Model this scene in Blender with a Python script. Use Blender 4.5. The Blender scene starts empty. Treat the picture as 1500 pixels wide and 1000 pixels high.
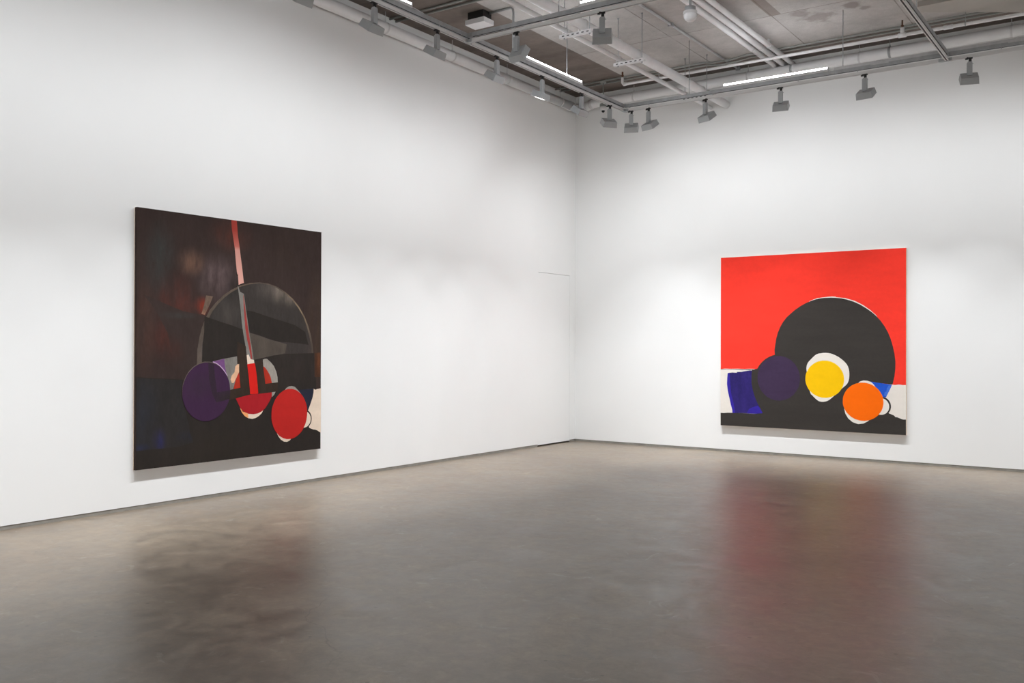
import bpy, bmesh, math, random
from mathutils import Vector, Matrix
random.seed(7)
C = bpy.context.scene.collection
PI = math.pi

# ------------------------------------------------------------------ shader helpers
def srgb(r, g, b):
    f = lambda c: (c/255/12.92) if c/255 <= .04045 else ((c/255+.055)/1.055)**2.4
    return (f(r), f(g), f(b), 1)

class NT:
    def __init__(s, name):
        s.m = bpy.data.materials.new(name); s.m.use_nodes = True
        s.n = s.m.node_tree.nodes; s.l = s.m.node_tree.links
        s.bsdf = s.n['Principled BSDF']
        s.coord = None
    def put(s, v, sock):
        if isinstance(v, bpy.types.NodeSocket): s.l.new(v, sock)
        elif v is not None: sock.default_value = v
    def P(s):
        if s.coord is None: s.coord = s.n.new('ShaderNodeTexCoord').outputs['Object']
        return s.coord
    def math(s, op, a, b=None, c=None):
        q = s.n.new('ShaderNodeMath'); q.operation = op
        s.put(a, q.inputs[0]); s.put(b, q.inputs[1]); s.put(c, q.inputs[2])
        return q.outputs[0]
    def vmath(s, op, a, b=None):
        q = s.n.new('ShaderNodeVectorMath'); q.operation = op
        s.put(a, q.inputs[0]); s.put(b, q.inputs[1])
        return q.outputs['Value' if op == 'LENGTH' else 'Vector']
    def noise(s, scale, detail=4, rough=.55, stretch=(1, 1, 1), off=(0, 0, 0), dist=0):
        v = s.vmath('ADD', s.vmath('MULTIPLY', s.P(), stretch), off)
        q = s.n.new('ShaderNodeTexNoise'); s.l.new(v, q.inputs['Vector'])
        q.inputs['Scale'].default_value = scale; q.inputs['Detail'].default_value = detail
        q.inputs['Roughness'].default_value = rough; q.inputs['Distortion'].default_value = dist
        return q.outputs[0]
    def remap(s, v, a, b, c=0, d=1, smooth=False):
        q = s.n.new('ShaderNodeMapRange'); s.put(v, q.inputs[0])
        if smooth: q.interpolation_type = 'SMOOTHSTEP'
        for i, x in enumerate((a, b, c, d)): q.inputs[i+1].default_value = x
        return q.outputs[0]
    def mix(s, f, a, b, mode='MIX'):
        q = s.n.new('ShaderNodeMix'); q.data_type = 'RGBA'; q.blend_type = mode
        s.put(f, q.inputs[0]); s.put(a, q.inputs[6]); s.put(b, q.inputs[7])
        return q.outputs[2]
    def grey(s, v):
        q = s.n.new('ShaderNodeCombineColor')
        for i in range(3): s.l.new(v, q.inputs[i])
        return q.outputs[0]
    def blob(s, cx, cz, rx, rz, amt=1, nz=None):
        d = s.vmath('MULTIPLY', s.vmath('SUBTRACT', s.P(), (cx, 0, cz)), (1/rx, 0, 1/rz))
        f = s.remap(s.vmath('LENGTH', d), 0, 1, amt, 0, True)
        return s.math('MULTIPLY', f, nz) if nz is not None else f
    def bump(s, h, strength=.2, dist=.01):
        q = s.n.new('ShaderNodeBump'); s.l.new(h, q.inputs['Height'])
        q.inputs['Strength'].default_value = strength; q.inputs['Distance'].default_value = dist
        s.l.new(q.outputs[0], s.bsdf.inputs['Normal'])
    def done(s, col, rough=.6, metal=0, spec=.5):
        s.put(col, s.bsdf.inputs['Base Color']); s.put(rough, s.bsdf.inputs['Roughness'])
        s.bsdf.inputs['Metallic'].default_value = metal
        s.bsdf.inputs['Specular IOR Level'].default_value = spec
        return s.m

def plain(name, rgb, rough=.5, metal=0, spec=.5, var=.06, scale=6, stretch=(1, 1, 1)):
    t = NT(name)
    f = t.remap(t.noise(scale, 4, stretch=stretch), .3, .7, 1-var, 1+var)
    return t.done(t.mix(1, srgb(*rgb), t.grey(f), 'MULTIPLY'), rough, metal, spec)
def paint(name, rgb, var=.05, scale=3, rough=.75, spec=.15, stretch=(1, 1, 3)):
    t = NT(name)
    a = t.noise(scale, 5, stretch=stretch); b = t.noise(scale*9, 3)
    f = t.math('MULTIPLY', t.remap(a, .3, .7, 1-var, 1+var), t.remap(b, .3, .7, 1-var*.5, 1+var*.5))
    w = t.noise(260, 1)
    t.bump(w, .12, .002)
    return t.done(t.mix(1, srgb(*rgb), t.grey(f), 'MULTIPLY'), rough, 0, spec)
def glow(name, strength, rgb=(255, 252, 246)):
    t = NT(name); t.put(srgb(*rgb), t.bsdf.inputs['Emission Color'])
    t.bsdf.inputs['Emission Strength'].default_value = strength
    return t.done(srgb(240, 240, 240), .4)

# ------------------------------------------------------------------ mesh helpers
def box(bm, lo, hi, M=None, mi=0):
    v = [Vector((x, y, z)) for x in (lo[0], hi[0]) for y in (lo[1], hi[1]) for z in (lo[2], hi[2])]
    if M is not None: v = [M @ p for p in v]
    v = [bm.verts.new(p) for p in v]
    for f in ((0, 1, 3, 2), (4, 6, 7, 5), (0, 4, 5, 1), (2, 3, 7, 6), (0, 2, 6, 4), (1, 5, 7, 3)):
        bm.faces.new([v[i] for i in f]).material_index = mi
def tube(bm, pts, r, seg=14, caps=True):
    pts = [Vector(p) for p in pts]; rings = []
    up = None
    for i, p in enumerate(pts):
        d = (pts[min(i+1, len(pts)-1)] - pts[max(i-1, 0)]).normalized()
        if up is None: up = Vector((0, 0, 1)) if abs(d.z) < .9 else Vector((1, 0, 0))
        a = d.cross(up).normalized(); b = a.cross(d).normalized(); up = b
        rr = r[i] if isinstance(r, (list, tuple)) else r
        rings.append([bm.verts.new(p + a*rr*math.cos(2*PI*k/seg) + b*rr*math.sin(2*PI*k/seg)) for k in range(seg)])
    for i in range(len(rings)-1):
        for k in range(seg):
            f = bm.faces.new((rings[i][k], rings[i][(k+1) % seg], rings[i+1][(k+1) % seg], rings[i+1][k])); f.smooth = True
    if caps:
        bm.faces.new(rings[0][::-1]); bm.faces.new(rings[-1])
def lathe(bm, prof, c, seg=32):
    c = Vector(c); rings = []
    for r, z in prof:
        rings.append([bm.verts.new(c + Vector((max(r, 1e-4)*math.cos(2*PI*k/seg), max(r, 1e-4)*math.sin(2*PI*k/seg), z))) for k in range(seg)])
    for i in range(len(rings)-1):
        for k in range(seg):
            f = bm.faces.new((rings[i][k], rings[i][(k+1) % seg], rings[i+1][(k+1) % seg], rings[i+1][k])); f.smooth = True
    bm.faces.new(rings[0][::-1]); bm.faces.new(rings[-1])
def obj(name, bm, mats, parent=None, loc=None, bev=0):
    bmesh.ops.recalc_face_normals(bm, faces=bm.faces)
    me = bpy.data.meshes.new(name); bm.to_mesh(me); bm.free()
    o = bpy.data.objects.new(name, me); C.objects.link(o)
    for m in (mats if isinstance(mats, (list, tuple)) else [mats]): me.materials.append(m)
    if parent: o.parent = parent
    if loc: o.location = loc
    if bev:
        b = o.modifiers.new('bevel', 'BEVEL'); b.width = bev; b.segments = 2; b.limit_method = 'ANGLE'
    return o
def B(): return bmesh.new()
def thing(name, label, cat, loc=(0, 0, 0), rz=0, group=None):
    o = bpy.data.objects.new(name, None); C.objects.link(o)
    o.empty_display_size = .1
    o.location = loc; o.rotation_euler = (0, 0, rz); o['label'] = label; o['category'] = cat
    if group: o['group'] = group
    return o
def tag(o, label, cat, group=None):
    o['label'] = label; o['category'] = cat
    if group: o['group'] = group
    return o
def struct(o): o['kind'] = 'structure'; return o
# ------------------------------------------------------------------ lighting levels
LPA = 8.2; LPB = 10.7; LPC = 4.0; BD = 76; BS = 60; LCOL = (.935, .968, 1); LSPREAD = math.radians(159); LENS_E = 8; EXPO = 0.05
LSC = {}; LFAR_L = 1.0
SHAPES_R=[
('red',['p',-0.004,2.411,2.518,2.414,2.521,0.646,2.475,0.644,2.45,0.649,2.425,0.65,2.383,0.642,2.358,0.647,1.409,0.725,0.551,0.813,0.491,0.821,0.432,0.821,0.351,0.816,0.25,0.819,0.148,0.816,0.066,0.818,-0.0,0.811]),
('black',['p',-0.0,0.813,0.097,0.812,0.23,0.814,0.351,0.809,0.442,0.815,0.531,0.811,0.432,0.802,0.331,0.799,0.209,0.807,0.107,0.806,-0.0,0.804]),
('cream',['p',1.259,1.737,1.278,1.757,1.379,1.794,1.498,1.807,1.571,1.812,1.625,1.808,1.634,1.801,1.751,1.786,1.875,1.746,1.98,1.689,2.075,1.619,2.144,1.555,2.161,1.528,1.68,1.48]),
('navy',['p',0.107,0.756,0.179,0.764,0.24,0.761,0.25,0.773,0.311,0.776,0.371,0.788,0.442,0.799,0.481,0.797,0.492,0.629,0.581,0.391,0.67,0.21,0.641,0.2,0.493,0.188,0.302,0.191,0.18,0.187,0.176,0.231,0.154,0.308,0.134,0.395,0.108,0.502,0.097,0.6,0.1,0.688]),
('violet_blue',['p',0.107,0.756,0.138,0.759,0.143,0.62,0.159,0.474,0.2,0.31,0.221,0.189,0.18,0.187,0.176,0.231,0.154,0.308,0.134,0.395,0.108,0.502,0.097,0.6,0.1,0.688]),
('violet_blue',['p',0.393,0.193,0.423,0.251,0.483,0.282,0.552,0.304,0.641,0.217,0.641,0.2,0.493,0.188]),
('black',['p',0.795,1.021,0.792,1.092,0.801,1.159,0.814,1.244,0.838,1.33,0.872,1.41,0.91,1.476,0.958,1.537,1.015,1.588,1.081,1.643,1.156,1.693,1.222,1.729,1.287,1.755,1.352,1.777,1.416,1.789,1.48,1.796,1.553,1.796,1.616,1.793,1.688,1.786,1.768,1.767,1.857,1.737,1.945,1.694,2.032,1.638,2.093,1.592,2.144,1.546,2.204,1.478,2.255,1.402,2.298,1.322,2.332,1.233,2.357,1.144,2.377,1.047,2.389,0.95,2.388,0.852,2.377,0.755,2.358,0.666,2.351,0.648,2.214,0.661,2.085,0.677,1.964,0.611,2.034,0.397,2.189,0.314,2.303,0.274,2.333,0.264,2.358,0.254,2.371,0.249,2.392,0.227,2.409,0.228,2.434,0.218,2.459,0.208,2.484,0.201,2.521,0.202,2.521,-0.004,0.002,0.002,0.001,0.181,0.047,0.18,0.109,0.187,0.302,0.19,0.493,0.186,0.624,0.202,0.582,0.276,0.537,0.361,0.502,0.446,0.474,0.542,0.46,0.628,0.46,0.724,0.467,0.805,0.546,0.827,0.571,0.871,0.61,0.917,0.659,0.96,0.718,0.995,0.766,1.013]),
('blue',['p',2.077,0.68,2.214,0.661,2.345,0.645,2.334,0.612,2.312,0.563,2.29,0.518,2.272,0.477,2.231,0.485,2.163,0.536,2.12,0.597]),
('sky',['p',2.303,0.634,2.336,0.639,2.32,0.585,2.295,0.531,2.274,0.491,2.248,0.503,2.257,0.548,2.278,0.557,2.282,0.593]),
('purple',['e',0.848,0.696,0.3,0.31]),
('cream',['p',1.242,0.787,1.235,0.832,1.236,0.852,1.242,0.884,1.254,0.913,1.27,0.936,1.288,0.955,1.306,0.974,1.325,0.993,1.347,1.014,1.372,1.032,1.397,1.042,1.427,1.047,1.463,1.052,1.5,1.053,1.531,1.051,1.563,1.045,1.6,1.032,1.635,1.016,1.664,1.0,1.689,0.983,1.713,0.965,1.734,0.947,1.755,0.925,1.774,0.902,1.789,0.873,1.799,0.843,1.805,0.811,1.807,0.779,1.807,0.747,1.804,0.716,1.799,0.689,1.791,0.666,1.782,0.648,1.77,0.633,1.756,0.618,1.739,0.603,1.72,0.587,1.699,0.567,1.673,0.54,1.645,0.511,1.619,0.487,1.596,0.466,1.58,0.451,1.564,0.437,1.543,0.42,1.519,0.406,1.493,0.397,1.464,0.392,1.434,0.392,1.405,0.399,1.378,0.416,1.354,0.437,1.332,0.458,1.312,0.479,1.299,0.487,1.285,0.523,1.262,0.654]),
('yellow',['e',1.481,0.698,0.259,0.252]),
('cream',['p',1.916,0.65,1.942,0.677,1.99,0.693,2.042,0.689,2.085,0.674,2.12,0.642,2.154,0.594,2.205,0.529,1.99,0.396,1.859,0.527]),
('cream',['p',1.742,0.309,1.756,0.246,1.793,0.184,1.85,0.137,1.921,0.114,1.991,0.125,2.043,0.155,2.069,0.179,1.964,0.305]),
('black',['e',2.223,0.362,0.112,0.122]),
('black',['p',2.206,0.254,2.291,0.292,2.325,0.258,2.257,0.219]),
('cream',['e',2.208,0.358,0.105,0.109]),
('orange',['e',1.982,0.412,0.26,0.252])]
SHAPES_L=[
('ring',['p',0.643,0.255,0.655,0.78,0.664,0.977,0.672,1.082,0.691,1.181,0.722,1.281,0.769,1.388,0.824,1.483,0.896,1.559,0.985,1.634,1.084,1.695,1.194,1.744,1.314,1.776,1.438,1.79,1.555,1.784,1.674,1.757,1.786,1.708,1.892,1.64,1.979,1.559,2.058,1.458,2.113,1.355,2.154,1.251,2.179,1.147,2.195,1.034,2.201,0.922,2.204,0.434,1.628,0.179]),
('disc_left',['p',0.65,0.254,0.717,0.778,0.736,0.976,0.742,1.142,0.761,1.261,0.804,1.382,0.856,1.47,0.92,1.543,1.002,1.614,1.093,1.675,1.169,1.711,1.265,1.387,1.324,0.202]),
('disc_right',['p',1.16,1.718,1.202,1.733,1.315,1.763,1.438,1.78,1.546,1.773,1.665,1.746,1.777,1.694,1.882,1.626,1.969,1.544,2.043,1.45,2.093,1.347,2.129,1.243,2.154,1.139,2.17,1.019,2.176,0.922,2.181,0.136,1.324,0.202]),
('shade',['p',0.097,1.602,0.204,1.569,0.349,1.518,0.52,1.463,0.768,1.426,0.741,1.334,0.707,1.214,0.684,1.095,0.678,0.878,0.479,0.914,0.388,1.108,0.358,1.249,0.255,1.413,0.183,1.511]),
('soot',['p',0.764,1.421,0.929,1.378,1.095,1.338,1.24,1.296,1.293,0.97,1.203,0.211,0.658,0.253,0.725,0.778,0.74,0.976,0.746,1.142,0.761,1.261]),
('soot',['p',1.277,1.495,1.369,1.484,1.484,1.456,1.621,1.424,1.76,1.395,1.922,1.359,2.069,1.287,2.119,1.146,2.001,1.161,1.856,1.171,1.696,1.177,1.576,1.205,1.441,1.243,1.305,1.273]),
('umber',['p',1.309,1.269,1.441,1.239,1.576,1.202,1.715,1.174,1.809,1.153,1.79,1.058,1.623,1.03,1.487,0.996,1.363,0.983]),
('amber',['p',0.783,1.625,0.863,1.618,0.831,1.55,0.768,1.434,0.729,1.443,0.76,1.534]),
('soot',['p',1.363,0.99,1.487,1.01,1.623,1.034,1.809,1.051,2.002,1.054,2.2,1.057,2.207,0.794,2.227,0.794,2.233,0.669,2.223,0.655,2.197,0.668,2.053,0.668,2.015,0.555,1.815,0.164,1.627,0.465,1.681,0.678,1.685,0.785]),
('soot',['p',0.004,0.848,0.173,0.835,0.353,0.824,0.524,0.809,0.694,0.778,0.893,0.638,1.201,0.626,1.401,0.617,1.607,0.644,1.718,0.676,2.014,0.673,2.223,0.651,2.301,0.663,2.303,-0.006,0.006,0.003]),
('night',['p',0.004,0.842,0.173,0.828,0.353,0.817,0.517,0.803,0.503,0.687,0.526,0.588,0.557,0.502,0.588,0.389,0.604,0.31,0.643,0.202,0.483,0.176,0.321,0.174,0.191,0.176,0.092,0.175,0.007,0.174]),
('rust',['p',2.21,1.057,2.302,1.064,2.301,0.792,2.215,0.794]),
('stripe',['p',1.084,2.312,1.077,2.395,1.144,2.395,1.153,2.32,1.16,2.245,1.181,2.133,1.196,2.034,1.214,1.932,1.232,1.808,1.238,1.773,1.194,1.759,1.172,1.748,1.164,1.832,1.149,1.879,1.137,1.968,1.129,2.049,1.121,2.117,1.099,2.232]),
('soot',['p',1.134,1.864,1.162,1.85,1.169,1.847,1.151,1.834]),
('grey',['p',1.16,1.739,1.237,1.663,1.251,1.594,1.268,1.491,1.295,1.352,1.322,1.213,1.349,1.095,1.368,0.99,1.289,0.942,1.276,1.039,1.262,1.13,1.236,1.247,1.213,1.371,1.195,1.523,1.177,1.64]),
('disc_right',['p',1.173,1.722,1.211,1.732,1.25,1.657,1.19,1.681]),
('wine',['p',1.229,1.656,1.237,1.635,1.255,1.525,1.278,1.387,1.305,1.248,1.332,1.123,1.349,1.0,1.332,1.004,1.314,1.081,1.283,1.192,1.257,1.317,1.245,1.442,1.236,1.545]),
('canvas',['p',1.276,1.039,1.302,1.046,1.328,0.997,1.354,0.993,1.37,0.99,1.375,0.957,1.328,0.953,1.287,0.947,1.278,0.998]),
('soot_brown',['p',1.159,1.178,1.266,1.13,1.287,0.949,1.308,0.795,1.324,0.638,1.201,0.626,1.159,0.937]),
('grey',['p',0.867,0.981,0.981,1.003,1.156,1.028,1.159,0.95,1.182,0.95,1.182,0.867,1.14,0.793,1.111,0.701,1.074,0.685,0.933,0.771,0.851,0.941]),
('violet',['p',0.859,0.978,1.001,1.004,1.006,0.946,1.023,0.871,1.048,0.795,0.933,0.771]),
('peach',['p',1.135,0.927,1.159,0.947,1.182,0.95,1.182,0.867,1.153,0.82,1.119,0.763,1.094,0.76,1.077,0.795,1.09,0.835,1.126,0.869]),
('brick',['p',1.182,0.871,1.2,0.71,1.116,0.7,1.124,0.738,1.139,0.783,1.157,0.827]),
('grey_light',['p',1.486,0.992,1.514,1.001,1.541,0.999,1.587,0.966,1.633,0.923,1.666,0.861,1.682,0.807,1.686,0.749,1.607,0.746,1.588,0.809,1.542,0.881,1.492,0.921]),
('brick',['p',1.49,0.923,1.515,0.91,1.542,0.881,1.57,0.845,1.593,0.798,1.607,0.747,1.52,0.74]),
('soot_brown',['p',1.381,0.972,1.485,0.992,1.491,0.897,1.519,0.74,1.607,0.746,1.689,0.752,1.681,0.655,1.607,0.647,1.427,0.641,1.408,0.814]),
('red_deep',['p',1.142,0.605,1.227,0.621,1.322,0.636,1.427,0.64,1.607,0.649,1.606,0.609,1.585,0.57,1.553,0.526,1.517,0.485,1.473,0.455,1.419,0.437,1.367,0.433,1.305,0.44,1.253,0.46,1.219,0.483,1.189,0.523,1.163,0.569]),
('grey_light',['p',1.607,0.649,1.656,0.653,1.639,0.625,1.609,0.598,1.607,0.616]),
('canvas',['p',1.193,0.51,1.219,0.483,1.228,0.469,1.253,0.461,1.305,0.44,1.367,0.433,1.419,0.437,1.464,0.452,1.493,0.468,1.473,0.438,1.437,0.412,1.393,0.393,1.349,0.387,1.297,0.398,1.254,0.422,1.219,0.459]),
('tangerine',['p',1.193,0.51,1.219,0.483,1.228,0.469,1.253,0.461,1.297,0.442,1.301,0.397,1.254,0.422,1.219,0.459]),
('scarlet',['p',1.284,0.947,1.328,0.953,1.381,0.956,1.395,0.891,1.408,0.814,1.427,0.648,1.418,0.641,1.33,0.64,1.323,0.643,1.307,0.795]),
('soot_brown',['p',0.869,0.666,0.975,0.679,1.082,0.696,1.2,0.711,1.209,0.694,1.324,0.639,1.323,0.637,1.227,0.621,1.142,0.606,1.033,0.588,0.902,0.574]),
('ring',['e',0.792,0.692,0.279,0.288]),
('plum',['e',0.794,0.685,0.279,0.286]),
('lilac',['p',0.863,0.971,0.908,0.955,0.948,0.929,0.985,0.895,1.015,0.859,1.035,0.833,1.041,0.835,1.021,0.865,0.99,0.904,0.952,0.938,0.907,0.965,0.867,0.979]),
('plum_dark',['p',0.807,0.969,0.871,0.958,0.888,0.84,0.913,0.674,0.983,0.682,1.07,0.692,1.07,0.604,0.983,0.587,0.906,0.577,0.861,0.653,0.82,0.801]),
('grey_light',['p',1.769,0.653,1.802,0.688,1.84,0.704,1.883,0.706,1.921,0.696,1.955,0.668,1.99,0.641,2.019,0.603,1.908,0.56]),
('canvas',['p',1.674,0.22,1.696,0.181,1.73,0.145,1.773,0.12,1.815,0.114,1.853,0.126,1.882,0.15,1.767,0.24]),
('midnight',['p',1.965,0.66,2.014,0.614,2.074,0.515,2.109,0.432,2.124,0.45,2.148,0.504,2.176,0.567,2.191,0.622,2.195,0.667]),
('canvas',['p',2.194,0.665,2.218,0.653,2.243,0.661,2.302,0.668,2.302,0.176,2.271,0.193,2.251,0.204,2.22,0.216,2.195,0.219,2.165,0.228,2.13,0.242,2.104,0.365,2.114,0.435,2.148,0.504,2.176,0.567,2.191,0.622]),
('soot',['e',2.062,0.34,0.104,0.103]),
('canvas',['e',2.05,0.338,0.102,0.09]),
('scarlet_dark',['e',1.85,0.409,0.25,0.268])]

# ------------------------------------------------------------------ room
H = 5.482; RX = 13.5; RY = -18.5
def wall_mat():
    t = NT('white_wall_paint')
    f = t.remap(t.noise(.9, 3), .3, .7, .985, 1.01)
    t.bump(t.noise(180, 2), .05, .001)
    return t.done(t.mix(1, (.83, .83, .825, 1), t.grey(f), 'MULTIPLY'), .85, 0, .2)
WALL = wall_mat()
def floor_mat():
    t = NT('polished_concrete_floor')
    big = t.noise(.7, 6, .62, dist=.5); mid = t.noise(3.4, 7, .68, off=(3, 1, 0), dist=.8)
    fine = t.noise(38, 6, .75); mid2 = t.noise(10, 8, .74, off=(1, 7, 0), dist=.6); vfine = t.noise(190, 2)
    col = t.mix(t.remap(big, .36, .64), FLOOR_A, FLOOR_B)
    f = t.math('MULTIPLY', t.remap(mid, .34, .66, .76, 1.24), t.remap(fine, .3, .7, .86, 1.14))
    f = t.math('MULTIPLY', f, t.math('MULTIPLY', t.remap(vfine, .3, .7, .95, 1.05), t.remap(mid2, .34, .66, .82, 1.18)))
    col = t.mix(1, col, t.grey(f), 'MULTIPLY')
    # paler trowel flecks
    fl = t.remap(t.noise(4.2, 7, .7, off=(9, 4, 0), dist=1.2), .60, .72, 0, .35)
    col = t.mix(fl, col, srgb(176, 170, 160))
    # small dark pits, a few of them
    vo = t.n.new('ShaderNodeTexVoronoi'); vo.inputs['Scale'].default_value = 1.3; vo.voronoi_dimensions = '2D'
    t.l.new(t.P(), vo.inputs['Vector'])
    wob = t.math('ADD', vo.outputs['Distance'], t.remap(vfine, .3, .7, -.004, .004))
    col = t.mix(t.remap(wob, .010, .016, .5, 0), col, srgb(60, 52, 46))
    # hairline cracks
    cr = t.n.new('ShaderNodeTexVoronoi'); cr.feature = 'DISTANCE_TO_EDGE'; cr.inputs['Scale'].default_value = .16
    wv = t.n.new('ShaderNodeTexNoise'); wv.inputs['Scale'].default_value = 1.1; wv.inputs['Detail'].default_value = 6
    t.l.new(t.P(), wv.inputs['Vector'])
    t.l.new(t.vmath('ADD', t.P(), t.vmath('MULTIPLY', wv.outputs['Color'], (.9, .9, 0))), cr.inputs['Vector'])
    crk = t.math('MULTIPLY', t.remap(cr.outputs['Distance'], .0, .0009, .45, 0), t.remap(t.noise(.6, 2, off=(5, 5, 0)), .48, .56))
    col = t.mix(crk, col, srgb(70, 60, 52))
    r = t.math('ADD', t.remap(mid, .3, .7, FR0, FR1), t.remap(fine, .3, .7, -.03, .03))
    t.bump(t.math('ADD', t.math('MULTIPLY', mid, .5), t.math('MULTIPLY', fine, .08)), .06, .02)
    return t.done(col, r, 0, FSPEC)
FLOOR_A = srgb(108, 95, 81); FLOOR_B = srgb(125, 112, 96); FR0, FR1, FSPEC = .31, .46, .95
FLOOR = floor_mat()
def ceil_mat():
    t = NT('cast_concrete_ceiling')
    sx = t.n.new('ShaderNodeSeparateXYZ'); t.l.new(t.P(), sx.inputs[0]); X, Y = sx.outputs[0], sx.outputs[1]
    u = t.math('DIVIDE', t.math('SUBTRACT', X, 1.17), 1.335)
    v = t.math('DIVIDE', t.math('ADD', Y, 1.85), 2.44)
    wn = t.n.new('ShaderNodeTexWhiteNoise'); cb = t.n.new('ShaderNodeCombineXYZ')
    t.l.new(t.math('FLOOR', u), cb.inputs[0]); t.l.new(t.math('FLOOR', v), cb.inputs[1]); t.l.new(cb.outputs[0], wn.inputs['Vector'])
    tone = t.remap(wn.outputs['Value'], 0, 1, .90, 1.08)
    n1 = t.noise(1.1, 6, .65, dist=.4); n2 = t.noise(11, 5, .7); n3 = t.noise(70, 3)
    f = t.math('MULTIPLY', t.remap(n1, .3, .7, .84, 1.14), t.remap(n2, .3, .7, .93, 1.07))
    f = t.math('MULTIPLY', f, t.math('MULTIPLY', tone, t.remap(n3, .3, .7, .94, 1.06)))
    col = t.mix(1, CEIL, t.grey(f), 'MULTIPLY')
    fr = lambda a: t.math('ABSOLUTE', t.math('SUBTRACT', t.math('FRACT', t.math('ADD', a, .5)), .5))
    seam = t.math('MAXIMUM', t.remap(fr(u), .003, .007, 1, 0), t.remap(fr(v), .0016, .004, 1, 0))
    seam = t.math('MULTIPLY', seam, t.remap(t.noise(2.2, 3), .35, .6, .15, .7))
    col = t.mix(seam, col, srgb(92, 80, 72))
    # darker, browner band along the two walls
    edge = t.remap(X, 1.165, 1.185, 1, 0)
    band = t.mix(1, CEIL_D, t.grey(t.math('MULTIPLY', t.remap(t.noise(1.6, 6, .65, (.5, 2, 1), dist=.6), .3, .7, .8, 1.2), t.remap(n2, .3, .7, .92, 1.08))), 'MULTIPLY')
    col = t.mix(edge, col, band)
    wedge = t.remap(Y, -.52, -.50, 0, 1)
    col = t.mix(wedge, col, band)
    # darker infill strip and damp stains
    s1 = t.math('MULTIPLY', t.math('MULTIPLY', t.remap(X, 3.815, 3.82), t.remap(X, 3.955, 3.96, 1, 0)), t.remap(Y, -1.85, -1.845, 1, 0))
    col = t.mix(t.math('MULTIPLY', s1, .7), col, srgb(128, 116, 109))
    for cx, cy, r, a in ((4.28, -1.5, .22, .5), (4.12, -1.75, .14, .45), (4.72, -1.66, .13, .55), (4.84, -1.5, .06, .4)):
        d = t.vmath('LENGTH', t.vmath('MULTIPLY', t.vmath('SUBTRACT', t.P(), (cx, cy, 0)), (1/r, 1/r, 0)))
        d = t.math('ADD', d, t.remap(t.noise(7, 4, off=(cx, 0, 0)), .3, .7, -.5, .5))
        col = t.mix(t.remap(d, .5, 1.0, a, 0), col, srgb(112, 100, 94))
    t.bump(n3, .15, .004)
    return t.done(col, .9, 0, .15)
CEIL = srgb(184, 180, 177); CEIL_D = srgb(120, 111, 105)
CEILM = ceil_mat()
REC = plain('grey_recess_trim', (138, 134, 127), .6, var=.16, scale=9)
GAP_SHADE = plain('gap_shade_black', (24, 22, 21), .8)

b = B(); box(b, (-.2, RY-.2, -.2), (RX+.2, .2, 0)); struct(obj('floor', b, FLOOR))
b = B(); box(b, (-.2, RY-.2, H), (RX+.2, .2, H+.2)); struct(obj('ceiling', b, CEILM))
DY0, DY1, DZ = -1.075, -.17, 2.622
b = B()
box(b, (-.14, RY, .034), (0, DY0-.001, H)); box(b, (-.14, DY1+.004, .034), (0, .14, H)); box(b, (-.14, DY0-.004, DZ), (0, DY1+.004, H))
struct(obj('wall_left', b, WALL))
b = B(); box(b, (0, 0, .034), (RX+.14, .14, H)); struct(obj('wall_right', b, WALL))
b = B(); box(b, (-.14, RY-.14, 0), (RX+.14, RY, H)); struct(obj('wall_back', b, WALL))
b = B(); box(b, (RX, RY, 0), (RX+.14, 0, H)); struct(obj('wall_far', b, WALL))
b = B(); box(b, (-.14, RY, 0), (-.004, DY0-.004, .034)); box(b, (-.14, DY1+.004, 0), (-.004, .0, .034)); struct(obj('baseboard_left', b, REC))
b = B(); box(b, (-.004, .004, 0), (RX, .14, .034)); struct(obj('baseboard_right', b, REC))
b = B(); box(b, (-.19, DY0-.1, 0), (-.141, DY1+.1, DZ+.1)); struct(obj('door_gap_shade', b, GAP_SHADE))  # dark sheet behind the door, its colour standing for the shade in the gaps
b = B(); box(b, (-.05, DY0, .022), (-.0008, DY1, DZ-.0045)); d = struct(obj('door_1', b, WALL))

# ------------------------------------------------------------------ paintings
PM = dict(
    red=paint('vermilion_paint', (243, 58, 44), .05, 2.2), black=paint('black_paint', (57, 53, 50), .10, 2.5, stretch=(.5, 1, 3)),
    cream=paint('bare_primed_canvas', (229, 222, 214), .02), navy=paint('navy_paint', (46, 36, 104), .22, 3, stretch=(3, 1, .7)),
    violet_blue=paint('violet_blue_paint', (52, 38, 150), .12), blue=paint('cobalt_paint', (35, 86, 200), .08),
    sky=paint('light_blue_paint', (68, 114, 212), .10), purple=paint('dark_purple_paint', (62, 47, 73), .10),
    yellow=paint('yellow_paint', (245, 193, 2), .03), orange=paint('orange_paint', (250, 107, 1), .02))
def soft(name, base, cols, var=.14, scale=3.0, stretch=(1.6, 1, .6)):
    t = NT(name)
    a = t.noise(scale, 6, .62, stretch=stretch, dist=.4); b_ = t.noise(scale*7, 4, .6, stretch=stretch)
    col = srgb(*base)
    for (cx, cz, rx, rz, rgb, amt) in cols:
        nz = t.remap(t.noise(4.5, 5, .6, (2.2, 1, .6), (cx*3, 0, cz)), .35, .62, .25, 1)
        col = t.mix(t.blob(cx, cz, rx, rz, amt, nz), col, srgb(*rgb))
    f = t.math('MULTIPLY', t.remap(a, .3, .7, 1-var, 1+var), t.remap(b_, .3, .7, 1-var*.5, 1+var*.5))
    g = t.remap(t.noise(30, 7, .75, stretch=(1.4, 1, .5)), .3, .7, 1-var*.6, 1+var*.6)
    f = t.math('MULTIPLY', f, g)
    t.bump(t.noise(260, 1), .12, .002)
    return t.done(t.mix(1, col, t.grey(f), 'MULTIPLY'), .8, 0, .1)
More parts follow.
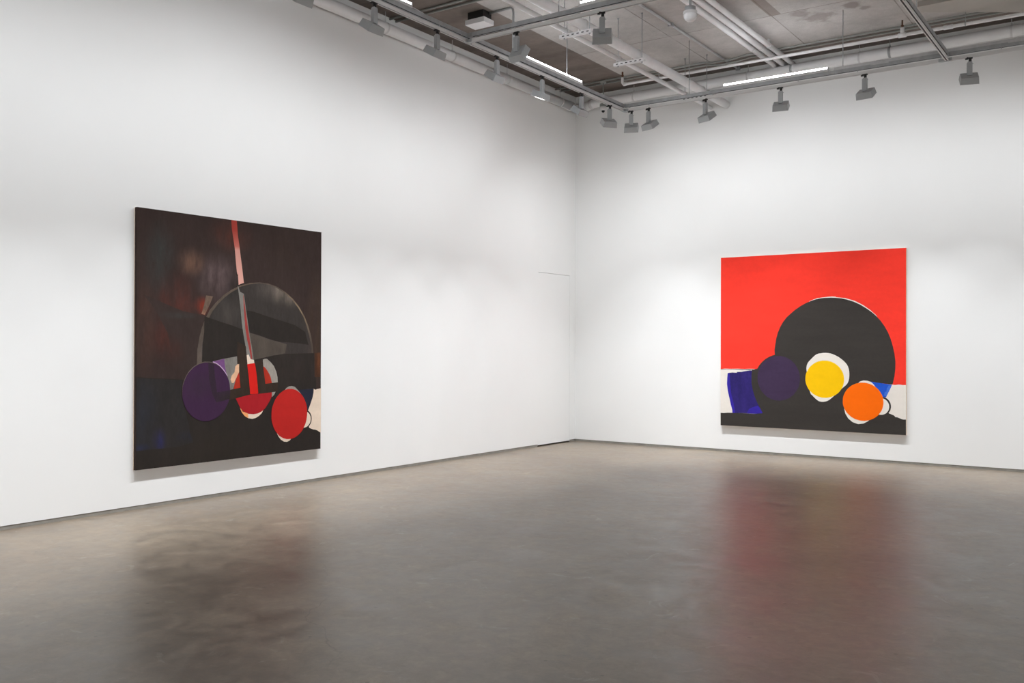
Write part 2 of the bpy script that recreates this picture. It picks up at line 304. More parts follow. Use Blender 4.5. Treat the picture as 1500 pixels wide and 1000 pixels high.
def stripe_mat():
    t = NT('rose_stripe_paint'); sx = t.n.new('ShaderNodeSeparateXYZ'); t.l.new(t.P(), sx.inputs[0]); z = sx.outputs[2]
    c = t.mix(t.remap(z, 2.30, 2.12, 0, 1), srgb(158, 62, 53), srgb(186, 104, 92))
    c = t.mix(t.remap(z, 2.135, 2.10, 0, 1), c, srgb(202, 144, 132))
    c = t.mix(t.remap(z, 2.1, 1.8, 0, 1), c, srgb(212, 158, 145))
    return t.done(c, .8, 0, .1)
PML = dict(
    base=soft('umber_wash', (56, 45, 42), [
        (.42, 1.56, .30, .36, (84, 44, 37), 1), (.35, 1.22, .30, .30, (78, 43, 37), 1), (1.05, 2.24, .35, .22, (84, 50, 42), .8),
        (.90, 1.80, .34, .30, (100, 84, 84), 1), (.58, 1.94, .20, .18, (112, 84, 70), 1), (.25, 1.95, .22, .45, (58, 62, 60), .8),
        (.70, 1.52, .12, .12, (130, 52, 36), .9), (1.1, 1.7, .25, .25, (40, 36, 34), .8), (.08, 1.3, .15, .6, (78, 54, 46), .7),
        (1.75, 2.1, .5, .5, (56, 45, 40), .8), (2.2, 1.3, .2, .9, (66, 52, 42), .8), (1.0, .95, .5, .3, (44, 38, 36), .8)]),
    ring=soft('brown_line_paint', (86, 75, 66), [(2.0, 1.55, .35, .4, (142, 122, 98), 1), (1.2, 1.9, .4, .3, (120, 98, 82), .9), (1.95, 1.0, .5, .5, (66, 56, 52), 1), (.8, 1.1, .3, .3, (92, 84, 80), .9), (.62, .8, .2, .2, (130, 118, 108), .9)], .18, 6),
    disc_left=soft('charcoal_wash', (54, 50, 47), [(1.05, 1.45, .3, .25, (72, 66, 62), .8), (1.0, 1.75, .25, .2, (50, 48, 46), .9)]),
    disc_right=soft('warm_grey_wash', (57, 52, 49), [(1.80, 1.74, .42, .22, (134, 122, 110), 1), (2.1, 1.45, .16, .25, (92, 82, 74), .9), (1.5, 1.75, .25, .2, (88, 80, 76), .8), (1.95, 1.35, .3, .2, (52, 48, 45), 1), (1.5, 1.95, .2, .1, (48, 46, 44), .9), (2.15, 1.1, .15, .3, (76, 64, 60), .8)], .16),
    soot=soft('soot_black_paint', (45, 40, 37), [(1.9, .85, .5, .3, (50, 43, 40), .8), (.9, .1, .8, .3, (48, 42, 36), .6)], .10),
    night=soft('midnight_wash', (46, 43, 42), [(.05, .5, .25, .5, (46, 47, 53), 1), (.24, .25, .10, .16, (45, 45, 84), .9), (.06, .2, .14, .05, (46, 50, 76), 1), (.6, .27, .25, .08, (43, 44, 54), .9), (.5, .6, .2, .3, (48, 47, 46), .8)], .12),
    umber=soft('taupe_wash', (80, 72, 65), [(1.8, 1.05, .3, .2, (62, 54, 50), .8)], .14),
    amber=soft('amber_streak', (104, 86, 74), [(.72, 1.42, .1, .1, (150, 108, 86), 1)], .3, 7),
    rust=soft('rust_strip', (70, 46, 34), [(2.24, .95, .05, .2, (96, 58, 38), .9)], .2, 6),
    stripe=stripe_mat(), shade=soft('shade_brown_wash', (56, 46, 43), [(.45, 1.42, .3, .05, (58, 58, 55), .8), (.35, 1.1, .25, .2, (66, 42, 37), .8)], .12),
    grey=soft('grey_paint', (120, 116, 110), [(1.3, 1.3, .1, .3, (96, 92, 88), .8)], .16, 8), grey_light=soft('pale_grey_paint', (148, 141, 133), [], .16, 8),
    wine=paint('wine_red_paint', (146, 58, 54), .1), canvas=paint('raw_canvas', (222, 203, 184), .05), soot_brown=soft('brown_black_paint', (53, 43, 36), [], .14, 6),
    violet=paint('violet_paint', (108, 70, 116), .12), peach=paint('peach_paint', (216, 172, 138), .12), brick=paint('brick_red_paint', (166, 46, 30), .12),
    red_deep=soft('deep_red_paint', (160, 32, 38), [(1.0, .72, .2, .1, (140, 46, 24), .9), (1.5, .72, .2, .08, (136, 40, 26), .8)], .06, 5),
    tangerine=paint('tangerine_paint', (230, 160, 104), .08), scarlet=soft('scarlet_paint', (202, 34, 28), [(1.45, .73, .1, .035, (214, 88, 30), .9)], .04, 5),
    plum=soft('plum_paint', (60, 38, 63), [(.7, .75, .3, .2, (57, 43, 56), .7), (1.1, .85, .2, .25, (60, 39, 68), .8)], .08, 5), plum_dark=soft('dark_plum_paint', (50, 38, 48), [(1.05, .6, .2, .1, (46, 40, 38), .9)], .1),
    lilac=paint('lilac_paint', (178, 150, 182), .1), midnight=paint('blue_black_paint', (36, 38, 52), .1), scarlet_dark=paint('crimson_paint', (176, 34, 30), .05))
SIDE = plain('raw_canvas_edge', (224, 206, 188), .85, var=.04, scale=30)
LAY = .00012
def painting(name, label, loc, rz, w, h, shapes, mats, basemat, wrap=False):
    t = thing(name, label, 'painting', loc, rz)
    names = [basemat]; ml = [mats[basemat]]
    for m, _ in shapes:
        if m not in names: names.append(m); ml.append(mats[m])
    b = B()
    def poly(pts, lev, mi):
        vs = [b.verts.new((x, -.045-LAY*lev, z)) for x, z in pts]
        f = b.faces.new(vs); f.material_index = mi
        f.normal_update()
        if f.normal.y > 0: f.normal_flip()
    poly([(0, 0), (w, 0), (w, h), (0, h)], 0, 0)
    for i, (m, s) in enumerate(shapes):
        if s[0] == 'e':
            _, cx, cz, rx, rz_ = s
            pts = [(cx+rx*math.cos(2*PI*k/72)*(1+.004*math.sin(5*k)), cz+rz_*math.sin(2*PI*k/72)*(1+.004*math.cos(4*k))) for k in range(72)]
        else:
            pts = list(zip(s[1::2], s[2::2]))
        pts = [(min(max(x, .0008), w-.0008), min(max(z, .0008), h-.0008)) for x, z in pts]
        q = [pts[0]]
        for p in pts[1:]:
            if abs(p[0]-q[-1][0])+abs(p[1]-q[-1][1]) > .0006: q.append(p)
        if abs(q[0][0]-q[-1][0])+abs(q[0][1]-q[-1][1]) < .0006: q.pop()
        poly(q, i+1, names.index(m))
    me = bpy.data.meshes.new('painted_canvas'); b.to_mesh(me); b.free()
    o = bpy.data.objects.new('painted_canvas', me); C.objects.link(o); o.parent = t
    for m in ml: me.materials.append(m)
    b = B(); box(b, (0, -.0447, 0), (w, -.0015, h)); e = obj('stretcher', b, SIDE, t, bev=.0015)
    e['label'] = 'raw beige canvas edge'
    if wrap:
        b = B(); box(b, (-.0008, -.0446, -.0004), (w+.0008, -.013, h+.0008)); obj('painted_edge', b, PML['base'], t)['label'] = 'dark paint wrapped round the edge'
    return t
painting('painting', 'vertical dark brown and black abstract painting hanging on the left wall', (0, -7.808, .364), PI/2, 2.272, 2.394, [(m, [v[0]]+([round(v[1]-.03, 4)]+v[2:] if v[0] == 'e' else [round(c-.03, 4) if k % 2 == 0 else c for k, c in enumerate(v[1:])])) for m, v in SHAPES_L], PML, 'base', True)
painting('painting', 'square abstract painting with bright red ground and big black disc on the right wall', (2.466, 0, .377), 0, 2.519, 2.414, SHAPES_R, PM, 'cream')

# ------------------------------------------------------------------ metal, plastic
GALV = plain('galvanised_steel', (168, 170, 172), .42, .4, var=.12, scale=14)
GALVL = plain('light_galvanised_steel', (198, 199, 200), .40, .3, var=.10, scale=14)
TRK = plain('silver_grey_track', (212, 211, 210), .5, .0, var=.03)
SLOT = plain('track_slot_black', (28, 27, 27), .6)
LAMP = plain('silver_grey_lacquer', (168, 171, 173), .45, .1, var=.02)
BLK = plain('black_plastic', (22, 21, 21), .5)
WHT = plain('white_lacquer', (214, 213, 214), .5, var=.02)
PIPEW = plain('white_painted_pipe', (232, 232, 233), .45, var=.03, scale=4)
PIPEM = plain('grey_white_pipe', (236, 235, 236), .32, .0, var=.04, scale=5)
INS = plain('pale_insulated_pipe', (230, 230, 231), .38, .0, var=.05, scale=8)
COND = plain('grey_conduit', (150, 153, 150), .42, .3, var=.06)
RUST = plain('brown_brass_fitting', (104, 74, 56), .5, .4)
LENS = glow('lamp_lens_glow', LENS_E if 'LENS_E' in globals() else 6)
TUBE = glow('white_light_tube', 25, (246, 250, 255))

# ------------------------------------------------------------------ lighting tracks
ZT = 4.686
def track(label, p0, p1, hangers=(), stubs=(), plates=()):
    """rail hung under a strut channel; runs along local x from 0 to L"""
    p0 = Vector(p0); p1 = Vector(p1); L = (p1-p0).length; a = math.atan2(p1.y-p0.y, p1.x-p0.x)
    t = thing('lighting_track', label, 'lighting track', (p0.x, p0.y, ZT), a, 'lighting tracks under the ceiling')
    b = B()   # three-circuit rail: two side walls, top web, slot lips
    for s in (-1, 1):
        box(b, (0, s*.018-.003*(s > 0), .0), (L, s*.018+.003*(s < 0), .033))
        box(b, (0, min(s*.0152, s*.0085), .0), (L, max(s*.0152, s*.0085), .004))
    box(b, (0, -.015, .029), (L, .015, .033))
    obj('rail', b, TRK, t)
    b = B(); box(b, (0, -.0148, .010), (L, .0148, .0285)); sl = obj('slot', b, SLOT, t); sl['label'] = 'black slot along the underside of the rail'
    b = B()   # strut: C channel, open downwards, with in-turned lips
    z0 = .055
    for s in (-1, 1):
        box(b, (0, min(s*.0205, s*.018), z0), (L, max(s*.0205, s*.018), z0+.041))
        box(b, (0, min(s*.018, s*.0125), z0), (L, max(s*.018, s*.011), z0+.0025))
    box(b, (0, -.018, z0+.0385), (L, .018, z0+.041))
    obj('strut_channel', b, GALV, t)
    b = B(); box(b, (0, -.0178, z0+.004), (L, .0178, z0+.012)); obj('channel_shade_strip', b, SLOT, t)['label'] = 'dark strip painting the shade inside the strut channel'  # solid black strip standing for the shade inside the open channel
    for x in stubs:
        b = B(); tube(b, [(x, 0, .030), (x, 0, z0+.004)], .004, 8); tube(b, [(x, 0, .0335), (x, 0, .040)], .008, 6)
        obj('mounting_bolt', b, GALV, t)
    for x in hangers:
        b = B(); tube(b, [(x, 0, z0+.03), (x, 0, H-ZT)], .0045, 8); tube(b, [(x, 0, z0+.041), (x, 0, z0+.049)], .011, 6)
        obj('hanger_rod', b, GALV, t)
    for x in plates:
        b = B(); box(b, (x-.10, -.026, z0+.030), (x+.10, -.0207, z0+.062)); box(b, (x-.04, -.030, z0+.062), (x+.04, -.010, z0+.074))
        obj('splice_plate', b, GALVL, t, bev=.001)
    return t
LX, RYT, C1Y, C2X = 1.700, -1.560, -5.050, 5.735
tl = track('silver lighting track along the left wall, running to the track corner', (LX, RYT+.0, 0), (LX, -15.0, 0), hangers=(1.49, 4.50, 7.6, 10.5), stubs=(.45, .95, 2.05, 2.95, 3.95, 5.0, 6.2, 7.4, 8.6))
tr = track('silver lighting track along the right wall, running from the track corner to the right edge', (LX+.0215, RYT, 0), (12.0, RYT, 0), hangers=(.925, 2.88, 5.4, 7.9), stubs=(.35, 1.25, 2.35, 3.05, 3.95, 4.55, 5.6), plates=(3.30, 4.72))
t1 = track('near cross track parallel to the right wall, spanning the top centre of the picture', (LX+.0215, C1Y, 0), (12.0, C1Y, 0), hangers=(1.11, 1.40, 3.3), stubs=(.45, .55, 1.35, 2.0, 3.2))
t2 = track('cross track leaving the right-hand track towards the top right of the picture', (C2X, RYT-.0215, 0), (C2X, C1Y+.022, 0), hangers=(1.55,), stubs=(.7, 1.5, 2.4))
def connector(t, x0, x1, y0, y1):
    b = B(); box(b, (x0, y0, -.002), (x1, y1, .034)); obj('track_connector', b, LAMP, t, bev=.002)
# tl local: x runs away from the right wall, y to +world x
connector(tl, -.05, .055, -.0185, .0185)
connector(tl, 3.435, 3.545, -.0185, .0185)
connector(tr, .0, .05, -.0185, .0185)
connector(t1, .0, .05, -.0185, .0185)
connector(tr, 3.925, 4.065, -.0185, .0185)
b = B(); box(b, (.0-.005, -.024, .050), (.06, .024, .098)); obj('corner_bracket', b, GALV, tr, bev=.002)
b = B(); box(b, (-.0, -.0245, .053), (.05, .0245, .097)); obj('corner_bracket', b, GALV, t1, bev=.002)
# cable trunking lying on the right-hand strut beyond the tube lamp
b = B(); box(b, (2.78, -.020, .0965), (10.2, .020, .100)); box(b, (2.78, -.020, .100), (10.2, -.017, .128)); box(b, (2.78, .017, .100), (10.2, .020, .128))
obj('cable_trunking', b, GALVL, tr)

# ------------------------------------------------------------------ tube lamps on the struts
def tube_lamp(label, p0, p1, side):
    p0 = Vector(p0); p1 = Vector(p1); L = (p1-p0).length; a = math.atan2(p1.y-p0.y, p1.x-p0.x)
    t = thing('tube_lamp', label, 'tube lamp', (p0.x, p0.y, ZT+.0965), a, 'white tube lamps lying on the struts')
    b = B(); box(b, (0, -.021, 0), (L, .021, .032)); obj('housing', b, WHT, t, bev=.003)
    b = B(); tube(b, [(.012, 0, .042), (L-.012, 0, .042)], .0145, 14); obj('tube', b, TUBE, t)
    for x in (0, L-.012):
        b = B(); box(b, (x, -.018, .030), (x+.012, .018, .060)); obj('end_cap', b, WHT, t, bev=.003)
    b = B(); s = -1 if side == 'a' else 1; x = 0 if side == 'a' else L
    tube(b, [(x, 0, .016), (x+s*.05, .004, .018), (x+s*.11, .008, .010), (x+s*.18, .006, .007)], .004, 8); obj('power_cable', b, WHT, t)
    return t
tube_lamp('glowing white tube lamp on the right-hand track', (3.113, RYT, 0), (4.434, RYT, 0), 'b')
tube_lamp('glowing white tube lamp on the left track, left of the track corner', (LX, -2.703, 0), (LX, -4.003, 0), 'b')
tube_lamp('white tube lamp on the left track whose end shows at the top edge', (LX, -5.949, 0), (LX, -7.25, 0), 'a')
tube_lamp('white tube lamp on the near cross track, cut by the top edge', (3.073, C1Y, 0), (4.393, C1Y, 0), 'a')

# ------------------------------------------------------------------ track spotlights
def spot_mesh(tilt):
    """local frame: origin on the underside of the rail, light thrown towards +y and down"""
    parts = {}
    b = B(); box(b, (-.030, -.014, -.012), (.030, .014, .004)); box(b, (-.044, -.009, -.020), (-.016, .009, -.006)); tube(b, [(.006, 0, -.010), (.006, 0, -.046)], .0155, 14)
    parts['track_adapter'] = (b, BLK)
    b = B(); box(b, (-.019, -.015, -.056), (.025, .015, -.044)); box(b, (-.027, -.018, -.196), (.027, .018, -.055)); tube(b, [(.027, 0, -.066), (.038, 0, -.068)], .005, 8)
    parts['arm'] = (b, LAMP)
    e = Vector((0, math.cos(tilt), -math.sin(tilt))); u = Vector((0, math.sin(tilt), math.cos(tilt)))
    c = Vector((0, .006, -.192))
    def ring(dist, w, l): return [c + e*dist + Vector((sx*w/2, 0, 0)) + u*(sl*l/2) for sx, sl in ((-1, -1), (1, -1), (1, 1), (-1, 1))]
    b = B(); rs = [[b.verts.new(p) for p in ring(*q)] for q in ((0, .176, .140), (.074, .192, .156), (.074, .180, .144), (.068, .178, .142))]
    for i in range(3):
        for k in range(4): b.faces.new((rs[i][k], rs[i][(k+1) % 4], rs[i+1][(k+1) % 4], rs[i+1][k]))
    b.faces.new(rs[0][::-1]); b.faces.new(rs[3])
    parts['lamp_head'] = (b, LAMP)
    b = B(); q = ring(.0685, .172, .136) + ring(.0705, .172, .136)
    v = [b.verts.new(p) for p in q]
    b.faces.new(v[:4][::-1]); b.faces.new(v[4:])
    for k in range(4): b.faces.new((v[k], v[(k+1) % 4], v[4+(k+1) % 4], v[4+k]))
    parts['lens'] = (b, LENS)
    return parts, c + e*.0722, e
def make_spot(tilt):
    t = thing('track_spotlight', '', 'spotlight', (0, 0, -50), 0, 'grey box-headed spotlights on the tracks')
    parts, lc, e = spot_mesh(tilt)
    for n, (b, m) in parts.items():
        o = obj(n, b, m, t, bev=.0015 if n in ('arm', 'lamp_head') else 0)
        if n == 'track_adapter': o['label'] = 'black clip holding the lamp to the rail'
        if n == 'lens': o['label'] = 'bright lens'
    return t, lc, e
def copy_tree(o, parent=None):
    c = o.copy(); C.objects.link(c)
    if parent: c.parent = parent
    for ch in o.children: copy_tree(ch, c)
    return c
ldata = {}
def lamp(loc, direction, power, parent=None, size=(.16, .12), spread=LSPREAD, name='lamp'):
    key = (power, size, spread)
    if key not in ldata:
        l = bpy.data.lights.new('lamp_light', 'AREA'); l.shape = 'RECTANGLE'; l.size, l.size_y = size; l.energy = power
        l.color = LCOL; l.spread = spread; ldata[key] = l
    o = bpy.data.objects.new(name, ldata[key]); C.objects.link(o)
    o.rotation_mode = 'QUATERNION'; o.rotation_quaternion = Vector(direction).to_track_quat('-Z', 'Y')
    o.location = loc
    if parent: o.parent = parent
    return o
R_ = math.radians
protos = {}
def proto(deg):
    if deg not in protos: protos[deg] = [*make_spot(R_(deg)), False]
    return protos[deg]
def spot(x, y, yaw, deg, label, power=1):
    p = proto(deg)
    if not p[3]: o = p[0]; p[3] = True
    else: o = copy_tree(p[0])
    o.location = (x, y, ZT); o.rotation_euler = (0, 0, R_(yaw)); o['label'] = label
    return o, p, power
# yaw 0 throws towards +y (the right wall); +90 throws towards -x (the left wall)
S = [
 (LX, -7.35, 90, 56, 'grey track spotlight at the top edge, only the bottom of its head in view'),
 (LX, -6.463, 90, 56, 'grey track spotlight on the left track, second from the left end of the picture'),
 (LX, -5.549, 92, 60, 'grey track spotlight on the left track, just left of the near cross track joint'),
 (LX, -4.518, 90, 56, 'grey track spotlight on the left track, just right of the near cross track joint'),
 (LX, -3.605, 90, 68, 'grey track spotlight with a bright lens edge, hanging below the left tube lamp'),
 (LX, -2.698, 84, 56, 'grey track spotlight before the elbow of the white wall pipes'),
 (LX, -1.970, 50, 56, 'grey track spotlight hanging right beside the white dome camera'),
 (1.804, RYT, 22, 52, 'grey track spotlight just right of the track corner, its back squarely to us'),
 (2.062, RYT, -17, 56, 'grey track spotlight second from the track corner on the right-hand track, turned right'),
 (2.871, RYT, -20, 56, 'grey track spotlight before the two pipe ends entering the right wall'),
 (3.853, RYT, 10, 56, 'grey track spotlight under the tube lamp of the right-hand track'),
 (4.851, RYT, -8, 56, 'grey track spotlight between the right tube lamp and the right-hand cross track'),
 (5.961, RYT, 16, 52, 'rightmost grey track spotlight, just right of the cross track junction'),
 (2.328, C1Y, -8, 32, 'grey track spotlight on the near cross track, turned sideways, left of its two'),
 (3.318, C1Y, 27, 35, 'grey track spotlight on the near cross track at top centre, its back squarely to us'),
]
lens_dir = lambda d: Vector((0, math.cos(R_(d)), -math.sin(R_(d))))
done = []
for s in S: done.append(spot(*s))
# lights inside the heads (added after copying so that every head has exactly one)
for i, (o, p, power) in enumerate(done):
    if i >= 13: lamp(p[1], p[2], LPC, o, spread=R_(150)); continue
    lamp(p[1], p[2], LPA*(.80 if i > 5 else 1), o, spread=LSPREAD if i != 6 else R_(110)); lamp(p[1]+p[2]*.001, lens_dir(BD), LPB*LSC.get(i, 1), o, (.02, .02), R_(BS))

# added fill lights without bodies, out of view along tracks and far walls
def far_fill_light(x, y, yaw, power, deg=60):
    for dg, pw, sp in ((57, LPA, LSPREAD), (BD, LPB, R_(BS))):
        lamp((x, y, ZT-.25-.001*dg), Matrix.Rotation(R_(yaw), 3, 'Z') @ lens_dir(dg), pw*power, None, spread=sp, name='unseen_fill_light')
for k in range(9): far_fill_light(LX, -8.3-.95*k, 90, LFAR_L)
for k in range(6): far_fill_light(7.0+.98*k, RYT, 0, 1)
for k in range(5): far_fill_light(2.2+2.3*k, RY+1.7, 180, 2.5)
for k in range(5): far_fill_light(RX-1.7, -2.2-3.3*k, -90, 2.9)

# ------------------------------------------------------------------ pipes and fittings
def pipe(name, label, cat, pts, r, mat, group=None, seg=20):
    b = B(); tube(b, pts, r, seg)
    return tag(obj(name, b, mat), label, cat, group)
def arc(p, q, c, n=6):
    """quarter bend from p to q around centre c"""
    p, q, c = Vector(p), Vector(q), Vector(c); a = p-c; b_ = q-c
    return [tuple(c + a*math.cos(PI/2*k/n) + b_*math.sin(PI/2*k/n)) for k in range(n+1)]
def ring_part(name, parent, c, axis, r, w, mat, rodtop=None):
    b = B(); c = Vector(c); ax = Vector(axis)
    tube(b, [c-ax*w/2, c+ax*w/2], r, 20)
    if rodtop: tube(b, [c+Vector((0, 0, r-.005)), (c.x, c.y, rodtop)], .004, 8); tube(b, [c+Vector((0, 0, r)), c+Vector((0, 0, r+.02))], .008, 6)
    return obj(name, b, mat, parent)
# big white pipe along the left wall, bending along the right wall
pts = [(.105, -15, 5.36), (.105, -5.6, 5.290), (.105, -.27, 5.250)] + arc((.105, -.27, 5.250), (.25, -.125, 5.250), (.25, -.27, 5.250)) + [(.26, -.125, 5.250)]
F = pipe('wall_pipe', 'large white pipe running along the top of the left wall', 'pipe', pts, .067, PIPEW, seg=28)
G = pipe('wall_pipe', 'large white pipe running along the top of the right wall', 'pipe', [(.262, -.125, 5.262), (.40, -.125, 5.300), (2.3, -.125, 5.306), (6.4, -.125, 5.330), (13.4, -.125, 5.36)], .070, PIPEW, seg=28)
for y in (-4.577, -3.30, -2.06, -.64): ring_part('pipe_hanger', F, (.105, y, 5.25 - (y+.27)*.0075), (0, 1, 0), .0700, .022, WHT, H-.001)
for y in (-.34, ): ring_part('coupling', F, (.105, y, 5.2505), (0, 1, 0), .076, .05, WHT)
for x in (1.10, 2.9, 4.42, 6.2): ring_part('pipe_hanger', G, (x, -.125, 5.300+.0053*(x-.4)), (1, 0, 0), .0735, .024, WHT, H-.001)
ring_part('coupling', G, (.36, -.125, 5.290), (1, 0, 0), .077, .05, WHT)
for x in (3.52, 4.80): ring_part('pipe_bracket', G, (x, -.125, 5.300+.0053*(x-.4)), (1, 0, 0), .0735, .03, GALV, H-.001)

# pair of insulated pipes hung on trapeze hangers
pipe('insulated_pipe', 'thick pale insulated pipe, right one of the hung pair, entering the right wall', 'pipe', [(2.525, -15, 5.0), (2.525, .0, 5.0)], .058, INS, 'hung pair of pipes', 24)
pipe('insulated_pipe', 'thin pale pipe, left one of the hung pair, entering the right wall', 'pipe', [(2.29, -15, 4.985), (2.29, .0, 4.985)], .028, INS, 'hung pair of pipes', 18)
for y, lab in ((-2.81, 'white slotted hanger bar under the pipe pair, middle of the picture'), (-4.05, 'white slotted hanger bar under the pipe pair, behind the near cross track'), (-.88, 'hanger bar under the pipe pair close to the right wall')):
    t = thing('pipe_support', lab, 'pipe support', (2.43, y, 4.9), 0, 'hanger bars under the hung pipes')
    b = B(); xs = [-.205] + [v for k in range(6) for v in (-.17+.062*k, -.14+.062*k)] + [.205]
    for k in range(len(xs)-1):   # upright face of the angle, its slots in the dark material
        for z0, z1 in ((.004, .015), (.015, .026), (.026, .041)):
            f = b.faces.new([b.verts.new(p) for p in ((xs[k], -.020, z0), (xs[k+1], -.020, z0), (xs[k+1], -.020, z1), (xs[k], -.020, z1))])
            f.material_index = 1 if (k % 2 and z0 == .015) else 0
    bmesh.ops.remove_doubles(b, verts=b.verts, dist=1e-5); box(b, (-.205, -.020, .002), (.205, .020, .0045)); box(b, (-.205, .0175, .004), (.205, .020, .026)); obj('bar', b, [WHT, SLOT], t)
    for x in (-.150, .170):
        b = B(); tube(b, [(x, 0, -.015), (x, 0, H-4.9)], .005, 8); tube(b, [(x, 0, -.009), (x, 0, .002)], .010, 6); tube(b, [(x, 0, H-4.9-.012), (x, 0, H-4.9)], .014, 8); obj('hanger_rod', b, GALV, t)
    for x, r in ((.095, .0605), (-.14, .031)):
        b = B(); n = 12; 
        pts = [(x+(r+.003)*math.cos(PI*k/n), 0, (.1 if x > 0 else .085)+(r+.003)*math.sin(PI*k/n)) for k in range(n+1)]
        tube(b, [(x+r+.003, 0, .006)] + pts + [(x-r-.003, 0, .006)], .004, 8); obj('pipe_clamp', b, WHT, t)

# three pipes clipped under the ceiling
for x, r, lab in ((3.295, .036, 'left'), (3.41, .035, 'middle'), (3.525, .032, 'right')):
    o = pipe('ceiling_pipe', 'grey-white pipe under the ceiling, %s one of the bundle of three' % lab, 'pipe', [(x+.02, -15, 5.40), (x, -.0, 5.395)], r, PIPEM, 'bundle of three ceiling pipes', 20)
    for y in (-1.06, -3.3):
        b = B(); tube(b, [(x-.002+.0013*-y, y-.012, 5.395), (x-.002+.0013*-y, y+.012, 5.395)], r+.003, 20); box(b, (x-.012, y-.010, 5.395+r), (x+.012, y+.010, H-.001)); obj('pipe_clip', b, WHT, o)
# single conduit
o = pipe('conduit', 'single thin conduit crossing the ceiling to the right wall, between the pipe groups', 'conduit', [(2.735, -15, 5.462), (2.735, -.09, 5.462)], .015, GALVL)
for y in (-.10, -2.3):
    b = B(); box(b, (2.705, y-.02, 5.440), (2.765, y+.02, H-.001)); obj('conduit_clip', b, GALV, o)
# pair of conduits along the right wall
bump = lambda y, z: [(.02, y, z), (2.45, y, z), (2.60, y-.02, z-.03), (2.88, y-.03, z-.035), (3.05, y, z), (12.9, y, z)]
pipe('conduit', 'thin grey conduit along the right wall ceiling, farther one of two', 'conduit', bump(-.518, 5.455), .013, COND, 'conduits along the right wall ceiling', 12)
pipe('conduit', 'thin grey conduit along the right wall ceiling, nearer one of two', 'conduit', bump(-.652, 5.455), .013, COND, 'conduits along the right wall ceiling', 12)
# conduits crossing at upper left
pipe('conduit', 'thin grey conduit above the left track running from the left wall, nearer of two', 'conduit', [(.0, -4.385, 5.465), (6.5, -4.385, 5.465)], .013, COND, 'conduits at the upper left', 12)
pipe('conduit', 'thin grey conduit above the left track running from the left wall, farther of two', 'conduit', [(.0, -4.275, 5.465), (6.5, -4.275, 5.465)], .013, COND, 'conduits at the upper left', 12)
# sprinkler pipe
E_ = pipe('sprinkler_pipe', 'shiny white sprinkler pipe running along the right wall under the ceiling', 'pipe', [(12.9, -.81, 5.30), (1.31, -.81, 5.30)] + arc((1.31, -.81, 5.30), (1.27, -.81, 5.34), (1.31, -.81, 5.34)) + [(1.27, -.81, 5.40)], .021, PIPEM, seg=18)
ring_part('elbow', E_, (1.31, -.81, 5.30), (1, 0, 0), .027, .05, PIPEW)
b = B(); tube(b, [(1.27, -.81, 5.395), (1.27, -.81, H-.001)], .013, 12); tube(b, [(1.27, -.81, 5.42), (1.27, -.81, 5.435)], .020, 8); obj('riser', b, RUST, E_)['label'] = 'brown threaded riser'
ring_part('tee', E_, (5.10, -.81, 5.30), (1, 0, 0), .029, .09, PIPEW)
b = B(); tube(b, [(5.10, -.81, 5.30), (5.10, -.81, 5.39)], .024, 14); obj('tee_branch', b, PIPEW, E_)
b = B(); tube(b, [(5.10, -.81, 5.39), (5.10, -.81, H-.001)], .010, 10); tube(b, [(5.10, -.81, 5.405), (5.10, -.81, 5.42)], .018, 8); obj('riser', b, RUST, E_)['label'] = 'brown threaded riser'
ring_part('coupling', E_, (5.615, -.81, 5.30), (1, 0, 0), .027, .10, PIPEW)
for x in (1.85, 5.80, 8.5):
    ring_part('pipe_hanger', E_, (x, -.81, 5.30), (1, 0, 0), .024, .016, GALV, H-.001)

# ceiling junction box with dome camera on its drop pole
t = thing('dome_camera', 'white dome camera hanging on a pole beyond the left track near the corner', 'camera', (.825, -.585, 5.0))
b = B(); lathe(b, [(.043, .44), (.045, .455), (.045, .481)], (0, 0, 0)); obj('ceiling_box', b, COND, t)
b = B(); tube(b, [(0, 0, .13), (0, 0, .445)], .010, 10); obj('pole', b, COND, t)
b = B(); lathe(b, [(.050, .085), (.052, .095), (.050, .13), (.03, .136)], (0, 0, 0)); obj('base', b, COND, t)
b = B(); lathe(b, [(.030, .030), (.046, .044), (.054, .062), (.055, .085)], (0, 0, 0)); obj('dome_housing', b, WHT, t)
b = B(); lathe(b, [(.005, .0), (.016, .005), (.023, .014), (.026, .032)], (0, 0, 0)); obj('dome_window', b, plain('dark_glass', (40, 38, 40), .1), t)['label'] = 'dark dome window'

# motion sensor with frosted bulb, hung from the ceiling
t = thing('motion_sensor', 'round sensor with a frosted bulb hanging on a pole at top centre', 'sensor', (3.848, -4.214, 4.73))
b = B(); tube(b, [(0, 0, .12), (0, 0, H-4.73)], .013, 12); obj('pole', b, GALV, t)
b = B(); lathe(b, [(.052, .105), (.054, .112), (.054, .150), (.040, .155)], (0, 0, 0)); obj('mount', b, GALV, t)
b = B(); lathe(b, [(.066, .078), (.070, .086), (.070, .104), (.052, .108)], (0, 0, 0)); obj('collar', b, WHT, t)
fr = NT('frosted_plastic'); fr.bsdf.inputs['Transmission Weight'].default_value = .0
b = B(); lathe(b, [(.004, .0), (.028, .004), (.048, .018), (.061, .040), (.067, .062), (.067, .079)], (0, 0, 0)); obj('frosted_bulb', b, fr.done(srgb(236, 236, 238), .2), t)

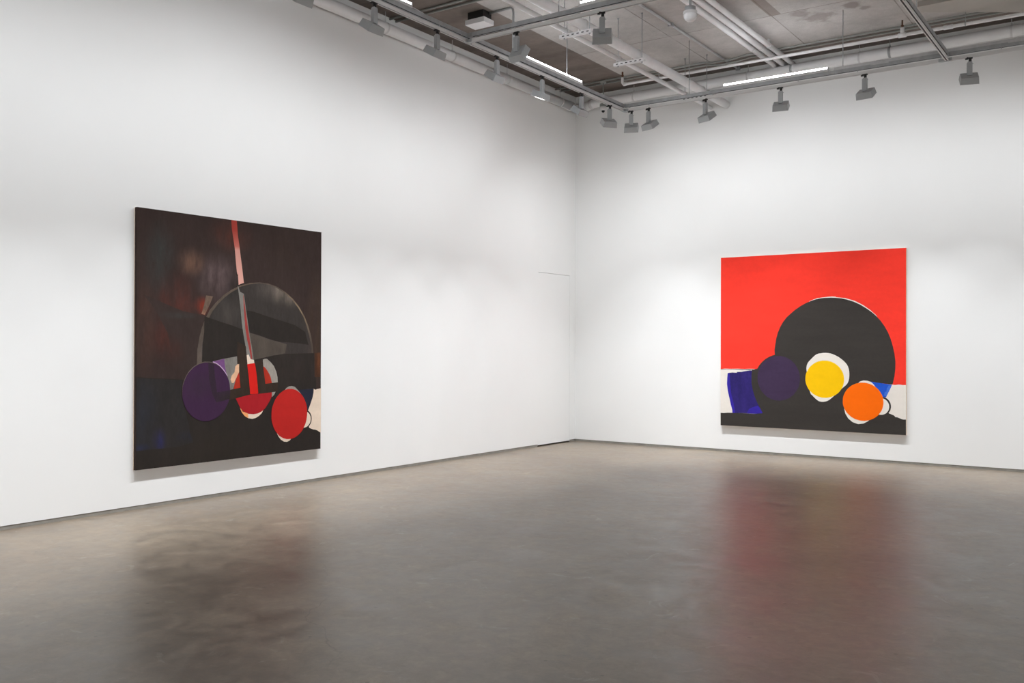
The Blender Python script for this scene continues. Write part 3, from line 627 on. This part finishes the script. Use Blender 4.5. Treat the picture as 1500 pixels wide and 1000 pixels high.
# white ceiling box with black base and its conduit drop
t = thing('ceiling_light_box', 'white square box on a black base fixed to the ceiling, upper left', 'light box', (1.0, -3.905, 5.33))
b = B(); box(b, (-.14, -.10, 0), (.14, .10, .060)); obj('white_cover', b, WHT, t, bev=.004)
b = B(); box(b, (-.115, -.08, .0605), (.115, .08, .1515)); obj('black_base', b, BLK, t)
b = B(); tube(b, [(.117, .045, .137), (.43, .045, .137), (.455, .045, .115), (.462, .045, .07), (.462, .045, -.38)], .014, 12); obj('conduit', b, GALV, t)

# plaster panel under the ceiling at the far right
b = B()
lo = [(5.38, -1.15), (6.37, -.464), (9.2, 1.5*0-.1), (12.0, -.1), (12.0, -1.35), (5.38, -1.35)]
vs = [b.verts.new((x, y, 5.425)) for x, y in lo]; us = [b.verts.new((x, y, H-.001)) for x, y in lo]
b.faces.new(vs); b.faces.new(us[::-1])
for k in range(6): b.faces.new((vs[k], vs[(k+1) % 6], us[(k+1) % 6], us[k]))

struct(obj('trim_2', b, plain('smooth_render', (170, 165, 158), .8, var=.06, scale=2)))

# ------------------------------------------------------------------ camera
cd = bpy.data.cameras.new('camera'); cam = bpy.data.objects.new('camera', cd); C.objects.link(cam)
cd.sensor_fit = 'HORIZONTAL'; cd.sensor_width = 36; cd.lens = 1375.518/1500*36
yaw, pit, rol = .60784, .00541, .003493
Rv = Vector((math.cos(yaw), math.sin(yaw), 0)); Fv = Vector((-math.sin(yaw), math.cos(yaw), 0)); Uv = Vector((0, 0, 1))
F2 = Fv*math.cos(pit)+Uv*math.sin(pit); U2 = -Fv*math.sin(pit)+Uv*math.cos(pit)
R3 = Rv*math.cos(rol)+U2*math.sin(rol); U3 = -Rv*math.sin(rol)+U2*math.cos(rol)
M = Matrix((R3, U3, -F2)).transposed().to_4x4(); M.translation = Vector((7.7233, -12.8662, 1.5))
cam.matrix_world = M
cd.clip_start = .05
bpy.context.scene.camera = cam
w = bpy.data.worlds.new('world'); bpy.context.scene.world = w; w.use_nodes = True
w.node_tree.nodes['Background'].inputs[0].default_value = (.05, .05, .05, 1)
sc = bpy.context.scene
sc.view_settings.view_transform = 'Standard'; sc.view_settings.look = 'None'
sc.view_settings.gamma = 1; sc.view_settings.use_curve_mapping = False
sc.view_settings.exposure = EXPO
sc.cycles.max_bounces = 8; sc.cycles.diffuse_bounces = 6; sc.cycles.glossy_bounces = 4
sc.cycles.sample_clamp_indirect = 6
